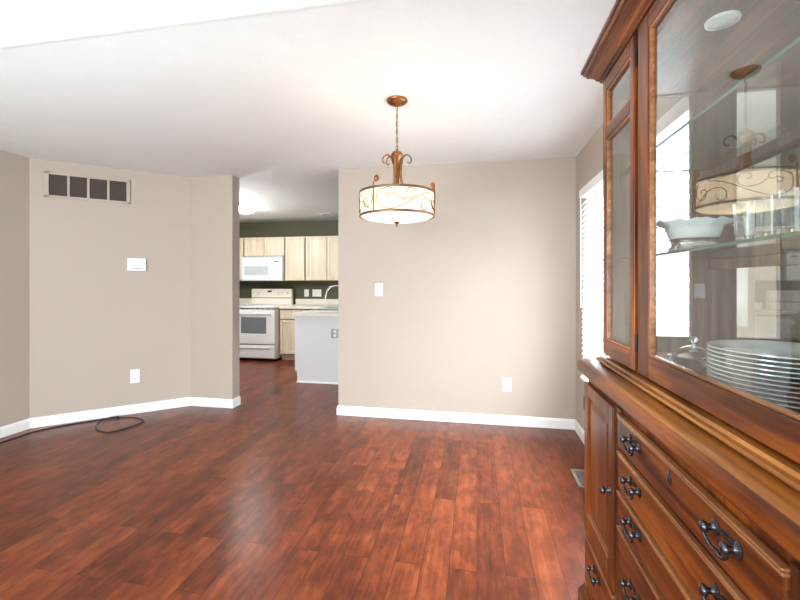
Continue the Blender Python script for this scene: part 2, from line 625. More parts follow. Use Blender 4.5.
# window blind
bl = thing('window_blind', (0.83, 2.57, 0.555), 'white horizontal slatted blind over the bright dining window', 'blind')
by0, by1 = 1.69, 3.475
MB().box(0.80, 0.862, by0 - 0.005, by1 + 0.005, 1.985, 2.05, 0.004).build('valance', M['plastic'], bl)
sl = MB()
zz = 0.60
n = 0
tilt = math.radians(60)
while zz < 1.985:
    dx, dz = 0.0245 * math.cos(tilt), 0.0245 * math.sin(tilt)

    def fn(b, zz=zz):
        q = [(-dx, -dz), (dx, dz)]
        nx, nz = -dz / 0.0245 * 0.0013, dx / 0.0245 * 0.0013
        vs = []
        for yy in (by0, by1):
            for (x, z), s in (((-dx, -dz), 1), ((dx, dz), 1), ((dx, dz), -1), ((-dx, -dz), -1)):
                vs.append(b.verts.new((0.83 + x + nx * s, yy, zz + z + nz * s)))
        a, c = vs[:4], vs[4:]
        b.faces.new(a)
        b.faces.new(c)
        for i in range(4):
            j = (i + 1) % 4
            b.faces.new((a[i], a[j], c[j], c[i]))
    sl._new(fn)
    zz += 0.042
sl.build('slats', M['blind'], bl)
MB().box(0.805, 0.855, by0, by1, 0.555, 0.575, 0.004).build('bottom_rail', M['plastic'], bl)
for yy in (1.82, 2.25, 2.88, 3.38):
    MB().tube([(0.806, yy, 0.57), (0.806, yy, 1.99)], 0.0012, 6).build('ladder_cord', M['cord'], bl)
MB().tube([(0.795, 3.40, 1.99), (0.795, 3.40, 1.12)], 0.0035, 8).build('tilt_wand', M['plastic'], bl)

# ------------------------------------------------------------------ fittings on the walls
g = thing('return_air_grille', (-3.5, 3.45, 2.1), 'long return-air grille with four dark sections high on the angled wall', 'vent')
gf = MB()
for s0, s1, z0, z1 in ((0.10, 0.135, 2.10, 2.335), (0.729, 0.76, 2.10, 2.335), (0.10, 0.76, 2.10, 2.12), (0.10, 0.76, 2.313, 2.335),
                       (0.268, 0.286, 2.11, 2.32), (0.416, 0.435, 2.11, 2.32), (0.572, 0.591, 2.11, 2.32)):
    gf.obox(A, B, s0, s1, 0.0, 0.012, z0, z1, 0.001)
gf.build('frame', M['grille_frame'], g)
for s0, s1 in ((0.135, 0.268), (0.286, 0.416), (0.435, 0.572), (0.591, 0.729)):
    lv = MB().obox(A, B, s0, s1, 0.0005, 0.0025, 2.12, 2.313)
    k = 0
    while k < 12:
        lv.obox(A, B, s0, s1, 0.002, 0.008, 2.124 + k * 0.0158, 2.129 + k * 0.0158)
        k += 1
    lv.build('louvre_section', M['grille_dark'], g)
t = thing('thermostat', (-3.4, 3.55, 1.43), 'white rectangular thermostat mounted on the angled wall', 'thermostat')
MB().obox(A, B, 0.735, 0.893, 0, 0.026, 1.433, 1.558, 0.006).build('housing', M['plastic'], t)
MB().obox(A, B, 0.785, 0.862, 0.0255, 0.0275, 1.452, 1.462).build('display', M['display'], t)


def plate_obj(name, P0, P1, s, z, label, cat, kind, w=0.076, h=0.122, mat='plastic'):
    d = Vector((P1[0] - P0[0], P1[1] - P0[1], 0)).normalized()
    o = thing(name, (P0[0] + d.x * s, P0[1] + d.y * s, z - h / 2), label, cat)
    MB().obox(P0, P1, s - w / 2, s + w / 2, 0, 0.006, z - h / 2, z + h / 2, 0.002).build('cover_plate', M[mat], o)
    if kind == 'outlet':
        for dz in (0.026, -0.026):
            r = MB().obox(P0, P1, s - 0.017, s + 0.017, 0.005, 0.009, z + dz - 0.016, z + dz + 0.016, 0.002).build('receptacle', M['plastic'], o)
            MB().obox(P0, P1, s - 0.009, s - 0.006, 0.0088, 0.0094, z + dz - 0.004, z + dz + 0.008) \
                .obox(P0, P1, s + 0.006, s + 0.009, 0.0088, 0.0094, z + dz - 0.004, z + dz + 0.008) \
                .obox(P0, P1, s - 0.0025, s + 0.0025, 0.0088, 0.0094, z + dz - 0.011, z + dz - 0.007).build('slots', M['slot'], r)
    else:
        MB().obox(P0, P1, s - 0.017, s + 0.017, 0.005, 0.010, z - 0.034, z + 0.034, 0.002).build('rocker', M['plastic'], o)
    return o


FW0, FW1 = (-1.356, YF), (XR, YF)
plate_obj('light_switch', FW0, FW1, 0.414, 1.245, 'white light switch on the taupe far wall, below and left of the pendant', 'switch', 'switch')
plate_obj('wall_outlet', FW0, FW1, 1.628, 0.377, 'white power outlet low on the far wall, right of the pendant', 'outlet', 'outlet', 0.078, 0.125)
plate_obj('wall_outlet', A, B, 0.80, 0.374, 'white power outlet low on the angled left wall below the thermostat', 'outlet', 'outlet', 0.08, 0.135)

# floor register
rg = thing('floor_register', (0.72, 2.93, 0), 'metal floor register with dark slots beside the right wall', 'vent')
fr = MB()
for x0, x1, y0, y1 in ((0.645, 0.663, 2.80, 3.06), (0.787, 0.805, 2.80, 3.06), (0.645, 0.805, 2.80, 2.815), (0.645, 0.805, 3.045, 3.06)):
    fr.box(x0, x1, y0, y1, 0, 0.006, 0.001)
fr.build('frame', M['register'], rg)
MB().box(0.66, 0.79, 2.812, 3.048, 0.0004, 0.0015).build('duct_opening', M['register_dark'], rg)
br_ = MB()
for i in range(12):
    y = 2.83 + i * 0.0182
    br_.box(0.66, 0.79, y, y + 0.004, 0.001, 0.005)
br_.build('slats', M['register'], rg)

# cable
pts = [(-3.82, 2.2, 0.005), (-3.825, 2.5, 0.005), (-3.829, 2.688, 0.005), (-3.835, 2.842, 0.005), (-3.822, 2.962, 0.005), (-3.743, 3.097, 0.005),
       (-3.63, 3.229, 0.005), (-3.549, 3.309, 0.005), (-3.46, 3.385, 0.006), (-3.322, 3.43, 0.006), (-3.191, 3.415, 0.006), (-3.09, 3.355, 0.006),
       (-3.085, 3.256, 0.006), (-3.117, 3.121, 0.006), (-3.173, 3.054, 0.006), (-3.29, 3.076, 0.006), (-3.396, 3.146, 0.006), (-3.485, 3.261, 0.008), (-3.475, 3.36, 0.016), (-3.42, 3.395, 0.017), (-3.38, 3.37, 0.006)]
cb = thing('coaxial_cable', (-3.3, 3.2, 0), 'thin black cable along the left baseboard ending in a loop on the floor', 'cable')
MB().tube(smooth_path(pts, 8), 0.005, 8).build('cable', M['cable'], cb, smooth=60)
MB().tube([(-3.38, 3.37, 0.006), (-3.374, 3.357, 0.02), (-3.372, 3.353, 0.045)], 0.0055, 8).build('connector', M['cable'], cb, smooth=60)

# ------------------------------------------------------------------ pendant lamp
px, py = -0.484, 2.476
pl = thing('pendant_lamp', (px, py, 1.68), 'lit drum pendant lamp with bronze scrollwork hanging from a chain', 'lamp')
MB().lathe([(0, 0.0), (0.064, 0.0), (0.066, -0.006), (0.06, -0.016), (0.045, -0.026), (0.02, -0.033), (0.01, -0.04), (0, -0.041)], (px, py, H), 32).build('canopy', M['copper'], pl, smooth=50)
ch = MB()
z = H - 0.036
i = 0
while z > 2.135:
    a = 0 if i % 2 == 0 else PI / 2
    loop = []
    for k in range(12):
        t = 2 * PI * k / 12
        u, v = 0.0065 * math.cos(t), 0.015 * math.sin(t)
        loop.append((px + u * math.cos(a), py + u * math.sin(a), z - 0.014 + v))
    ch.tube(loop, 0.0018, 6, closed=True)
    z -= 0.0245
    i += 1
ch.tube([(px + 0.004, py + 0.003, H - 0.04), (px - 0.003, py, 2.3), (px + 0.003, py - 0.003, 2.13)], 0.0022, 6)
ch.build('chain', M['copper_dark'], pl, smooth=60)
MB().lathe([(0, 2.14), (0.008, 2.138), (0.010, 2.125), (0.026, 2.12), (0.034, 2.108), (0.036, 2.095), (0.028, 2.085), (0.02, 2.075), (0.016, 2.05), (0.014, 1.98), (0.012, 1.90), (0.012, 1.868), (0, 1.866)],
           (px, py, 0), 24).build('stem', M['copper'], pl, smooth=50)
RS, ZB, ZT = 0.226, 1.723, 1.863
AZ0 = -PI / 2 + math.atan(77 / 410)      # azimuth (about z) that faces the camera side of the lamp


def cyl(th, z, r):
    return (px + r * math.cos(th), py + r * math.sin(th), z)


def az(deg):
    return AZ0 + math.radians(deg)


for deg in (-20, 100, 220):
    a = az(deg)
    prof = [(0.016, 2.115), (0.03, 2.085), (0.024, 2.03), (0.024, 1.97), (0.038, 1.92), (0.075, 1.885), (0.13, 1.87), (0.18, 1.868), (0.218, 1.866)]
    P = smooth_path([cyl(a, z, r) for r, z in prof], 5)
    arm = MB().tube(P, 0.0095, 8, taper=lambda t: 1.0 - 0.45 * t).build('arm', M['copper'], pl, smooth=60)
    # scroll curling out at the top of the arm
    prof = [(0.024, 2.05), (0.036, 2.085), (0.058, 2.107), (0.082, 2.10), (0.092, 2.078), (0.082, 2.058), (0.066, 2.062)]
    MB().tube(smooth_path([cyl(az(deg + (-85 if deg == -20 else 5)), z, r) for r, z in prof], 6), 0.0052, 8, taper=lambda t: 1.2 - 0.5 * t) \
        .build('scroll', M['copper' if deg == -20 else 'copper_dark'], arm, smooth=60)
# shade
sh = MB().lathe([(RS, ZB), (RS, ZT), (RS - 0.003, ZT), (RS - 0.003, ZB)], (px, py, 0), 72, closed=True).build('shade', M['shade'], pl, smooth=40)
for z in (ZB, ZT):
    MB().lathe([(RS - 0.004, -0.006), (RS + 0.005, -0.006), (RS + 0.006, 0.0), (RS + 0.005, 0.007), (RS - 0.004, 0.007)], (px, py, z), 72, closed=True).build('rim_band', M['copper_dark'], pl, smooth=40)
MB().lathe([(RS - 0.005, 0.0), (0.2, -0.012), (0.15, -0.022), (0.09, -0.028), (0.0, -0.031)], (px, py, ZB), 48).build('diffuser', M['diffuser'], pl, smooth=60)
MB().lathe([(0, -0.028), (0.02, -0.030), (0.021, -0.036), (0.012, -0.043), (0.006, -0.05), (0.008, -0.057), (0.005, -0.063), (0, -0.065)], (px, py, ZB), 20).build('finial', M['copper_dark'], pl, smooth=50)
for deg in (-35, 85, 205):
    a = az(deg)
    p = MB().tube([cyl(a, ZB, RS + 0.005), cyl(a, ZT, RS + 0.005), cyl(a, ZT + 0.03, RS + 0.003)], 0.0045, 8).build('post', M['copper'], pl, smooth=60)
    c = cyl(a + 0.06, ZT + 0.048, RS - 0.006)
    MB().sphere(c, 0.021, 0.75, 0.75, 1.0).build('ball_finial', M['copper'], p, smooth=60)
FIL = [[(24.1, .085), (22.5, .074), (18.5, .08), (18.5, .094), (24.1, .099), (30.3, .09), (32.7, .112), (27.2, .128), (17.7, .127), (7.6, .112), (5, .079), (7.6, .044), (16.1, .019), (28.8, .011), (41.2, .028), (53.9, .053), (67.7, .086), (79.6, .109), (94.9, .125)],
       [(33.5, .095), (39.7, .073), (49.1, .063), (57.2, .07), (61.5, .094), (60.6, .121), (53.9, .129), (49.1, .12), (49.1, .105), (53.1, .103)],
       [(114, .01), (107, .035), (98.1, .063), (89.2, .077), (79.6, .077), (73.4, .054), (73.4, .02), (79.6, .011), (84.2, .031)],
       [(112, .122), (117, .09), (115, .05), (106, .03), (99, .045), (98, .075), (104, .085), (107, .068)]]
for base in (-35, 85, 205):
    f = MB()
    for c in FIL:
        f.tube(smooth_path([cyl(az(base + d), ZB + zz, RS + 0.0035) for d, zz in c], 6), 0.0024, 6)
    f.build('scroll_wire', M['wire'], pl, smooth=60)
light('pendant_bulb', 'POINT', (px, py, 1.80), (0, 0, 0), 4.2, (1.0, 0.80, 0.52), radius=0.035)

# ------------------------------------------------------------------ china cabinet
cc = thing('china_cabinet', (0.62, 0.945, 0), 'honey oak china cabinet with glass doors above a bank of drawers', 'cabinet')
Y0, Y1 = 0.25, 1.64          # base body ends
U0, U1 = 0.296, 1.594        # upper body ends
MIR = lambda y: 1.89 - y     # mirrored about the middle
XB, XU, XW = 0.41, 0.455, 0.85
outline = [(XW, Y1), (XB, Y1), (XB, Y0), (XW, Y0)]
uoutline = [(0.82, U1), (XU, U1), (XU, U0), (0.82, U0)]
MB().box(XB, XW, Y0, Y1, 0.0, 0.966, 0.002).build('base_carcass', M['wood_z'], cc)
MB().sweep([(0, 0), (0.03, 0), (0.03, 0.15), (0.022, 0.16), (0.02, 0.17), (0.012, 0.18), (0.01, 0.19), (0, 0.19)], outline).build('plinth', M['wood_y'], cc)
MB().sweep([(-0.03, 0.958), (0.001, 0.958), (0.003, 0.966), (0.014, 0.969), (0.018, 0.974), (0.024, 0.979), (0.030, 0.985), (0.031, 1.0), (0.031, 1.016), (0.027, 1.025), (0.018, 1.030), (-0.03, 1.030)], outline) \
    .box(XB + 0.02, XW, Y0 + 0.02, Y1 - 0.02, 0.966, 1.0297).build('counter_top', [M['wood_y'], M['wood_lit']], cc, smooth=35)
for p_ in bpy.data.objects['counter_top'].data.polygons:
    p_.material_index = 1 if p_.normal.z > 0.6 else 0  # upward faces take the oak with light painted in
MB().sweep([(-0.02, 1.030), (0.012, 1.030), (0.012, 1.0335), (0.024, 1.034), (0.027, 1.038), (0.024, 1.043), (0.016, 1.046), (0.012, 1.052), (0.002, 1.053), (-0.02, 1.053)], uoutline).build('waist_moulding', M['wood_lit'], cc, smooth=35)
CR = [(-0.01, 2.043), (0.010, 2.043), (0.014, 2.047), (0.014, 2.053), (0.020, 2.055), (0.024, 2.060), (0.030, 2.070), (0.040, 2.078), (0.050, 2.082), (0.050, 2.090), (0.056, 2.092), (0.060, 2.098), (0.061, 2.104), (0.067, 2.106), (0.067, 2.119), (-0.01, 2.119)]
MB().sweep(CR, uoutline).box(0.46, 0.82, U0 + 0.005, U1 - 0.005, 2.10, 2.118).build('crown_moulding', M['wood_y'], cc, smooth=35)


def raised_door(y0, y1, z0, z1, x=0.395, knob_y=None, hinge_y=None):
    st, tr, br = 0.042, 0.045, 0.078
    d = MB()
    d.box(x, x + 0.016, y0, y0 + st, z0, z1, 0.003)
    d.box(x, x + 0.016, y1 - st, y1, z0, z1, 0.003)
    d.box(x, x + 0.016, y0 + st - 0.001, y1 - st + 0.001, z1 - tr, z1, 0.003)
    d.box(x, x + 0.016, y0 + st - 0.001, y1 - st + 0.001, z0, z0 + br, 0.003)
    o = d.build('door', M['wood_z'], cc)
    a0, a1, c0, c1 = y0 + st, y1 - st, z0 + br, z1 - tr

    def fn(b):
        lv = [(0.0, 0.010), (0.008, 0.013), (0.030, 0.004), (0.034, 0.004)]
        rings = []
        for ins, dep in lv:
            rings.append([b.verts.new((x + dep, yy, zz)) for yy, zz in ((a0 + ins, c0 + ins), (a1 - ins, c0 + ins), (a1 - ins, c1 - ins), (a0 + ins, c1 - ins))])
        for p, q in zip(rings[:-1], rings[1:]):
            for i in range(4):
                j = (i + 1) % 4
                b.faces.new((p[i], p[j], q[j], q[i]))
        b.faces.new(rings[-1])
    MB()._new(fn).build('raised_panel', M['wood_z'], o)
    e = MB()
    e.sweep([(0, 0), (0.004, 0), (0.004, 0.004), (0, 0.004)], [(x - 0.0005, y1 - st), (x - 0.0005, y0 + st)])
    e.bm.free()
    MB().box(x - 0.0015, x + 0.012, a0, a1, c0 - 0.005, c0 + 0.003, 0.0015).build('lower_bead', M['wood_lip'], o)
    if knob_y:
        MB().lathe([(0, 0), (0.010, 0), (0.008, 0.003), (0.005, 0.006), (0.005, 0.013), (0.010, 0.016), (0.0125, 0.021), (0.011, 0.026), (0.006, 0.029), (0, 0.030)], (0, 0, 0), 18)
        k = MB()
        prof = [(0, 0), (0.010, 0), (0.008, 0.003), (0.005, 0.006), (0.005, 0.013), (0.010, 0.016), (0.0125, 0.021), (0.011, 0.026), (0.006, 0.029), (0, 0.030)]
        k.lathe(prof, (0, 0, 0), 18)
        for v in k.bm.verts:
            v.co = Vector((x - v.co.z, knob_y + v.co.x, 0.69 + v.co.y))
        k.build('knob', M['pewter'], o, smooth=50)
    if hinge_y:
        for hz in (0.865, 0.51):
            MB().tube([(x + 0.004, hinge_y, hz - 0.024), (x + 0.004, hinge_y, hz + 0.024)], 0.0045, 8).build('hinge', M['hinge'], o, smooth=60)
    return o


dr_ = raised_door(1.312, 1.638, 0.398, 0.948, knob_y=1.335, hinge_y=1.646)
raised_door(MIR(1.638), MIR(1.312), 0.398, 0.948, knob_y=MIR(1.335), hinge_y=MIR(1.646))


def bail(yc, zc, x, parent, sp=0.030):
    h = MB()
    for s in (-1, 1):
        k = MB()
        k.lathe([(0, 0), (0.013, 0), (0.014, 0.002), (0.010, 0.004), (0.006, 0.006), (0.005, 0.012), (0.008, 0.015), (0.010, 0.019), (0.008, 0.024), (0, 0.026)], (0, 0, 0), 16)
        for v in k.bm.verts:
            v.co = Vector((x - v.co.z, yc + s * sp + v.co.x * 0.9, zc + v.co.y))
        me = bpy.data.meshes.new('t')
        k.bm.to_mesh(me)
        k.bm.free()
        h.bm.from_mesh(me)
        bpy.data.meshes.remove(me)
    P = smooth_path([(x - 0.017, yc - sp, zc), (x - 0.019, yc - sp - 0.004, zc - 0.008), (x - 0.017, yc - sp + 0.004, zc - 0.018), (x - 0.016, yc - 0.012, zc - 0.024), (x - 0.016, yc, zc - 0.022),
                     (x - 0.016, yc + 0.012, zc - 0.024), (x - 0.017, yc + sp - 0.004, zc - 0.018), (x - 0.019, yc + sp + 0.004, zc - 0.008), (x - 0.017, yc + sp, zc)], 5)
    h.tube(P, 0.0030, 8, taper=lambda t: 0.75 + 0.6 * math.sin(PI * t))
    o = h.build('bail_pull', M['pewter'], parent, smooth=60)
    # shaped backplate
    b = MB()
    b.box(x - 0.0022, x + 0.0005, yc - sp, yc + sp, zc - 0.004, zc + 0.004, 0.0008)
    for s in (-1, 1):
        k = MB().sphere((x - 0.0008, yc + s * sp, zc), 0.0125, 0.12, 0.9, 1.1, 14)
        me = bpy.data.meshes.new('t')
        k.bm.to_mesh(me)
        k.bm.free()
        b.bm.from_mesh(me)
        bpy.data.meshes.remove(me)
    k = MB().sphere((x - 0.0008, yc, zc + 0.003), 0.010, 0.12, 1.4, 0.8, 14)
    me = bpy.data.meshes.new('t')
    k.bm.to_mesh(me)
    k.bm.free()
    b.bm.from_mesh(me)
    bpy.data.meshes.remove(me)
    b.build('backplate', M['pewter'], parent, smooth=60)
    return o


def drawer(y0, y1, z0, z1, pulls, key=False, x=0.395):
    o = MB().box(x, x + 0.020, y0, y1, z0, z1, 0.007, 4).build('drawer', M['wood_y'], cc)
    # stepped bead along the top and foot of the front
    MB().box(x - 0.003, x + 0.010, y0, y1, z1 - 0.004, z1 + 0.0008, 0.0018).box(x - 0.0022, x + 0.010, y0, y1, z1 - 0.0115, z1 - 0.0055, 0.0018).build('lip_bead', M['wood_lip'], o)
    for yc, zc in pulls:
        bail(yc, zc, x, o)
    if key:
        yc, zc = (y0 + y1) / 2, 0.912
        MB().sphere((x - 0.001, yc, zc), 0.016, 0.14, 0.62, 1.0, 16).sphere((x - 0.0025, yc, zc), 0.010, 0.2, 0.5, 1.0, 12).build('keyhole_plate', M['pewter'], o, smooth=60)
    return o


c0, c1 = 0.62, 1.268
for z0, z1, hz, key in ((0.848, 0.944, 0.908, True), (0.732, 0.838, 0.800, False), (0.634, 0.724, 0.692, False), (0.398, 0.624, 0.530, False)):
    drawer(c0, c1, z0, z1, [(1.135, hz), (0.745, hz)], key)
drawer(c0, c1, 0.205, 0.388, [(1.135, 0.32), (0.745, 0.32)])
drawer(1.312, 1.638, 0.205, 0.388, [(1.475, 0.335)])
drawer(MIR(1.638), MIR(1.312), 0.205, 0.388, [(MIR(1.475), 0.335)])
# dark shadow gaps between door and drawers are real recesses in the face frame
for y0, y1 in ((1.268, 1.312), (MIR(1.312), MIR(1.268))):
    MB().box(0.402, 0.412, y0, y1, 0.2, 0.955).build('face_stile', M['wood_z'], cc)

# upper body
MB().box(0.46, 0.82, U0 + 0.001, U1 - 0.001, 1.056, 1.076).build('bottom_board', M['wood_y'], cc)
MB().box(0.47, 0.82, U0 + 0.001, U1 - 0.001, 1.972, 1.990).build('top_board', M['wood_y'], cc)
MB().box(0.80, 0.82, U0, U1, 1.056, 2.10).build('back_board', M['wood_z'], cc)
MB().box(0.796, 0.7995, U0 + 0.02, U1 - 0.02, 1.076, 1.972).build('mirror_back', M['mirror'], cc)
for e0, e1 in ((U1 - 0.02, U1), (U0, U0 + 0.02)):
    ep = MB().box(0.455, 0.60, e0, e1, 1.056, 2.045).box(0.728, 0.82, e0, e1, 1.056, 2.045) \
        .box(0.52, 0.73, e0, e1, 1.056, 1.13).box(0.52, 0.73, e0, e1, 1.968, 2.045).build('end_panel', M['wood_hazed'], cc)
    MB().box(0.598, 0.730, (e0 + e1) / 2 - 0.002, (e0 + e1) / 2 + 0.002, 1.128, 1.970).build('glass_pane', M['glass'], ep)
MB().box(0.465, 0.485, U0 + 0.02, U1 - 0.02, 1.99, 2.045).build('frieze_rail', M['wood_y'], cc)


def glass_front(y0, y1, sl, sr, zb, zt, rail=None, name='glass_door', hinge=None):
    """frame of stiles (sl at low y, sr at high y) and rails with glass"""
    x0, x1 = 0.447, 0.468
    st = MB().box(x0, x1, y0, y0 + sl, 1.062, 2.040, 0.003).box(x0, x1, y1 - sr, y1, 1.062, 2.040, 0.003)
    st.box(x0, x1, y0 + sl - 0.001, y1 - sr + 0.001, 1.062, zb, 0.003, idx=1).box(x0, x1, y0 + sl - 0.001, y1 - sr + 0.001, zt, 2.040, 0.003, idx=1)
    if rail:
        st.box(x0, x1, y0 + sl - 0.001, y1 - sr + 0.001, rail[0], rail[1], 0.003, idx=1)
    o = st.build(name, [M['wood_z'], M['wood_y']], cc)
    # glazing bead
    panes = [(zb, zt)] if not rail else [(zb, rail[0]), (rail[1], zt)]
    for a, c in panes:
        bd = MB()
        for q in ((y0 + sl, y0 + sl + 0.006, a, c), (y1 - sr - 0.006, y1 - sr, a, c), (y0 + sl, y1 - sr, a, a + 0.006), (y0 + sl, y1 - sr, c - 0.006, c)):
            bd.box(0.450, 0.464, q[0], q[1], q[2], q[3], 0.0015)
        bd.build('glazing_bead', M['wood_lip'], o)
    for a, c in panes:
        MB().box(0.4585, 0.4595, y0 + sl, y1 - sr, a, c).build('glass_pane', M['door_glass'], o)
    if hinge:
        for hz in (1.965, 1.145):
            MB().tube([(0.449, hinge, hz - 0.027), (0.449, hinge, hz + 0.027)], 0.0042, 8).build('hinge', M['hinge'], o, smooth=60)
    return o


glass_front(0.598, 1.265, 0.062, 0.072, 1.122, 1.996, hinge=1.279)
glass_front(1.295, 1.592, 0.033, 0.034, 1.116, 1.996, rail=(1.824, 1.866), name='side_glass_panel')
glass_front(MIR(1.592), MIR(1.295), 0.034, 0.033, 1.116, 1.996, rail=(1.824, 1.866), name='side_glass_panel')
for y0, y1 in ((1.262, 1.298), (MIR(1.298), MIR(1.262))):
    MB().box(0.468, 0.484, y0, y1, 1.06, 2.045).build('mid_post', M['wood_z'], cc)
for z in (1.394, 1.700):
    s = MB().box(0.50, 0.794, U0 + 0.024, U1 - 0.024, z, z + 0.007)
    for f in s.bm.faces:
        n_ = f.calc_center_median()
        f.material_index = 0 if abs(f.normal.z) > 0.5 else 1
    s.bm.normal_update()
    for f in s.bm.faces:
        f.material_index = 0 if abs(f.normal.z) > 0.5 else 1
    s.build('glass_shelf', [M['shelf_glass'], M['shelf_edge']], cc)
    MB().box(0.774, 0.7955, U0 + 0.03, U1 - 0.03, z - 0.030, z - 0.001, 0.002).build('shelf_cleat', M['wood_hazed'], cc)
for yy in (1.15, 0.74):
    p = MB().lathe([(0, -0.012), (0.026, -0.010), (0.030, -0.006), (0.030, 0)], (0.60, yy, 1.972), 28).build('puck_light', M['puck'], cc, smooth=50)
    MB().lathe([(0.030, -0.008), (0.036, -0.006), (0.037, 0), (0.030, 0)], (0.60, yy, 1.972), 28, closed=True).build('trim_ring', M['plastic'], p, smooth=50)

# ------------------------------------------------------------------ things inside the cabinet
# stack of plates
n_pl = 11
ords = ['topmost', 'second', 'third', 'fourth', 'fifth', 'sixth', 'seventh', 'eighth', 'ninth', 'tenth', 'eleventh', 'twelfth']
prof = [(0, 0.0), (0.062, 0.0), (0.066, 0.0015), (0.085, 0.006), (0.095, 0.0095), (0.132, 0.0155), (0.1345, 0.0165), (0.1345, 0.0185), (0.131, 0.0185), (0.094, 0.0125), (0.084, 0.009), (0.064, 0.004), (0, 0.0035)]
pm = MB().lathe(prof, (0, 0, 0), 64)
plate0 = None
pz0, sp = 1.0762, 0.0088
for i in range(n_pl):
    k = n_pl - 1 - i      # index from the top
    lab = 'bottom plate of the tall stack behind the glass door' if i == 0 else \
        ('topmost white dinner plate on the stack behind the glass' if k == 0 else 'white dinner plate, %s from the top of the stack behind the glass' % ords[k])
    if plate0 is None:
        plate0 = pm.build('dinner_plate', M['porcelain'], smooth=40)
        o = plate0
    else:
        o = plate0.copy()
        COL.objects.link(o)
    o.location = (0.628, 0.975, pz0 + i * sp)
    tag(o, lab, 'plate', 'stack of white dinner plates in the cabinet')

# covered silver dish
cd = thing('covered_dish', (0.535, 1.150, 1.0762), 'silver covered dish with knobbed lid left of the plate stack', 'dish')
c = (0.535, 1.150, 1.0762)
MB().lathe([(0, 0), (0.026, 0), (0.028, 0.003), (0.020, 0.008), (0.018, 0.014), (0.034, 0.024), (0.043, 0.036), (0.044, 0.050), (0.047, 0.054), (0.047, 0.056), (0.042, 0.056), (0.040, 0.04), (0.02, 0.02), (0, 0.018)], c, 32).build('bowl', M['silver'], cd, smooth=40)
MB().lathe([(0.045, 0.0565), (0.046, 0.058), (0.040, 0.066), (0.026, 0.076), (0.012, 0.083), (0, 0.085)], c, 32,
           wav=lambda t, r, z: (r * (1 + 0.03 * math.cos(16 * t)), z)).build('lid', M['silver'], cd, smooth=40)
MB().lathe([(0, 0.083), (0.006, 0.085), (0.004, 0.090), (0.010, 0.096), (0.011, 0.101), (0.007, 0.106), (0, 0.108)], c, 20, wav=lambda t, r, z: (r * (1 + 0.12 * math.cos(6 * t)), z)).build('lid_knob', M['crystal'], cd, smooth=40)
for s in (-1, 1):
    a = 0.5
    hd = [(c[0] + s * math.cos(a) * r, c[1] + s * math.sin(a) * r * -1, c[2] + z) for r, z in ((0.042, 0.036), (0.052, 0.045), (0.054, 0.054), (0.046, 0.053))]
    MB().tube(smooth_path(hd, 5), 0.0025, 8).build('handle', M['silver'], cd, smooth=60)
# small glass cup
gcup = MB().lathe([(0, 0), (0.016, 0), (0.019, 0.003), (0.024, 0.02), (0.027, 0.045), (0.0255, 0.045), (0.0225, 0.02), (0.017, 0.005), (0, 0.004)], (0, 0, 0), 28, wav=lambda t, r, z: (r * (1 + 0.02 * math.cos(12 * t)), z)) \
    .build('glass_cup', M['crystal'], smooth=40)
gcup.location = (0.512, 1.226, 1.0762)
tag(gcup, 'small clear glass cup beside the silver covered dish in the cabinet corner', 'cup')
# porcelain bowl on a pierced silver stand
bz = 1.4012
bw = thing('footed_bowl', (0.575, 1.235, bz), 'pale porcelain bowl on a pierced silver stand on the glass shelf', 'bowl')
c = (0.575, 1.235, bz)
rot = math.atan(77 / 410) - 0.35
MB().lathe([(0, 0.034), (0.052, 0.035), (0.058, 0.038), (0.064, 0.055), (0.068, 0.067), (0.088, 0.074), (0.090, 0.079), (0.086, 0.080), (0.066, 0.074), (0.058, 0.055), (0.05, 0.042), (0, 0.040)], c, 48, 1.0, 0.72, rot,
           wav=lambda t, r, z: (r, z + (0.006 * abs(math.sin(5 * t)) + 0.002 * math.sin(17 * t) if r > 0.084 else 0))).build('bowl', M['porcelain'], bw, smooth=45)
MB().lathe([(0.056, 0.0345), (0.052, 0.031), (0.048, 0.022), (0.050, 0.012), (0.057, 0.004), (0.060, 0.004), (0.053, 0.012), (0.051, 0.022), (0.055, 0.031), (0.059, 0.0345)], c, 48, 1.0, 0.72, rot, closed=True).build('stand', M['silver_old'], bw, smooth=45)
for a in (0.6, PI - 0.6, PI + 0.6, -0.6):
    x, y = 0.058 * math.cos(a), 0.058 * 0.72 * math.sin(a)
    X, Y = c[0] + x * math.cos(rot) - y * math.sin(rot), c[1] + x * math.sin(rot) + y * math.cos(rot)
    MB().lathe([(0, 0), (0.005, 0.0), (0.006, 0.004), (0.004, 0.009), (0.004, 0.014), (0, 0.015)], (X, Y, bz), 12).build('foot', M['silver_old'], bw, smooth=50)
for s in (-1, 1):
    hp = []
    for r, z in ((0.086, 0.076), (0.098, 0.082), (0.103, 0.074), (0.096, 0.066), (0.084, 0.070)):
        hp.append((c[0] + s * r * math.cos(rot), c[1] + s * r * math.sin(rot), bz + z))
    MB().tube(smooth_path(hp, 5), 0.003, 8).build('handle', M['gold'], bw, smooth=60)


# crystal tumblers
def tumbler_mesh():
    b = MB()
    b.lathe([(0, 0), (0.019, 0), (0.0215, 0.002), (0.023, 0.03), (0.025, 0.078), (0.0235, 0.078), (0.0212, 0.03), (0.0195, 0.012), (0, 0.010)], (0, 0, 0), 32,
            wav=lambda t, r, z: (r * (1 + (0.035 * math.cos(8 * t) if z < 0.045 and r > 0.019 else 0)), z))
    return b


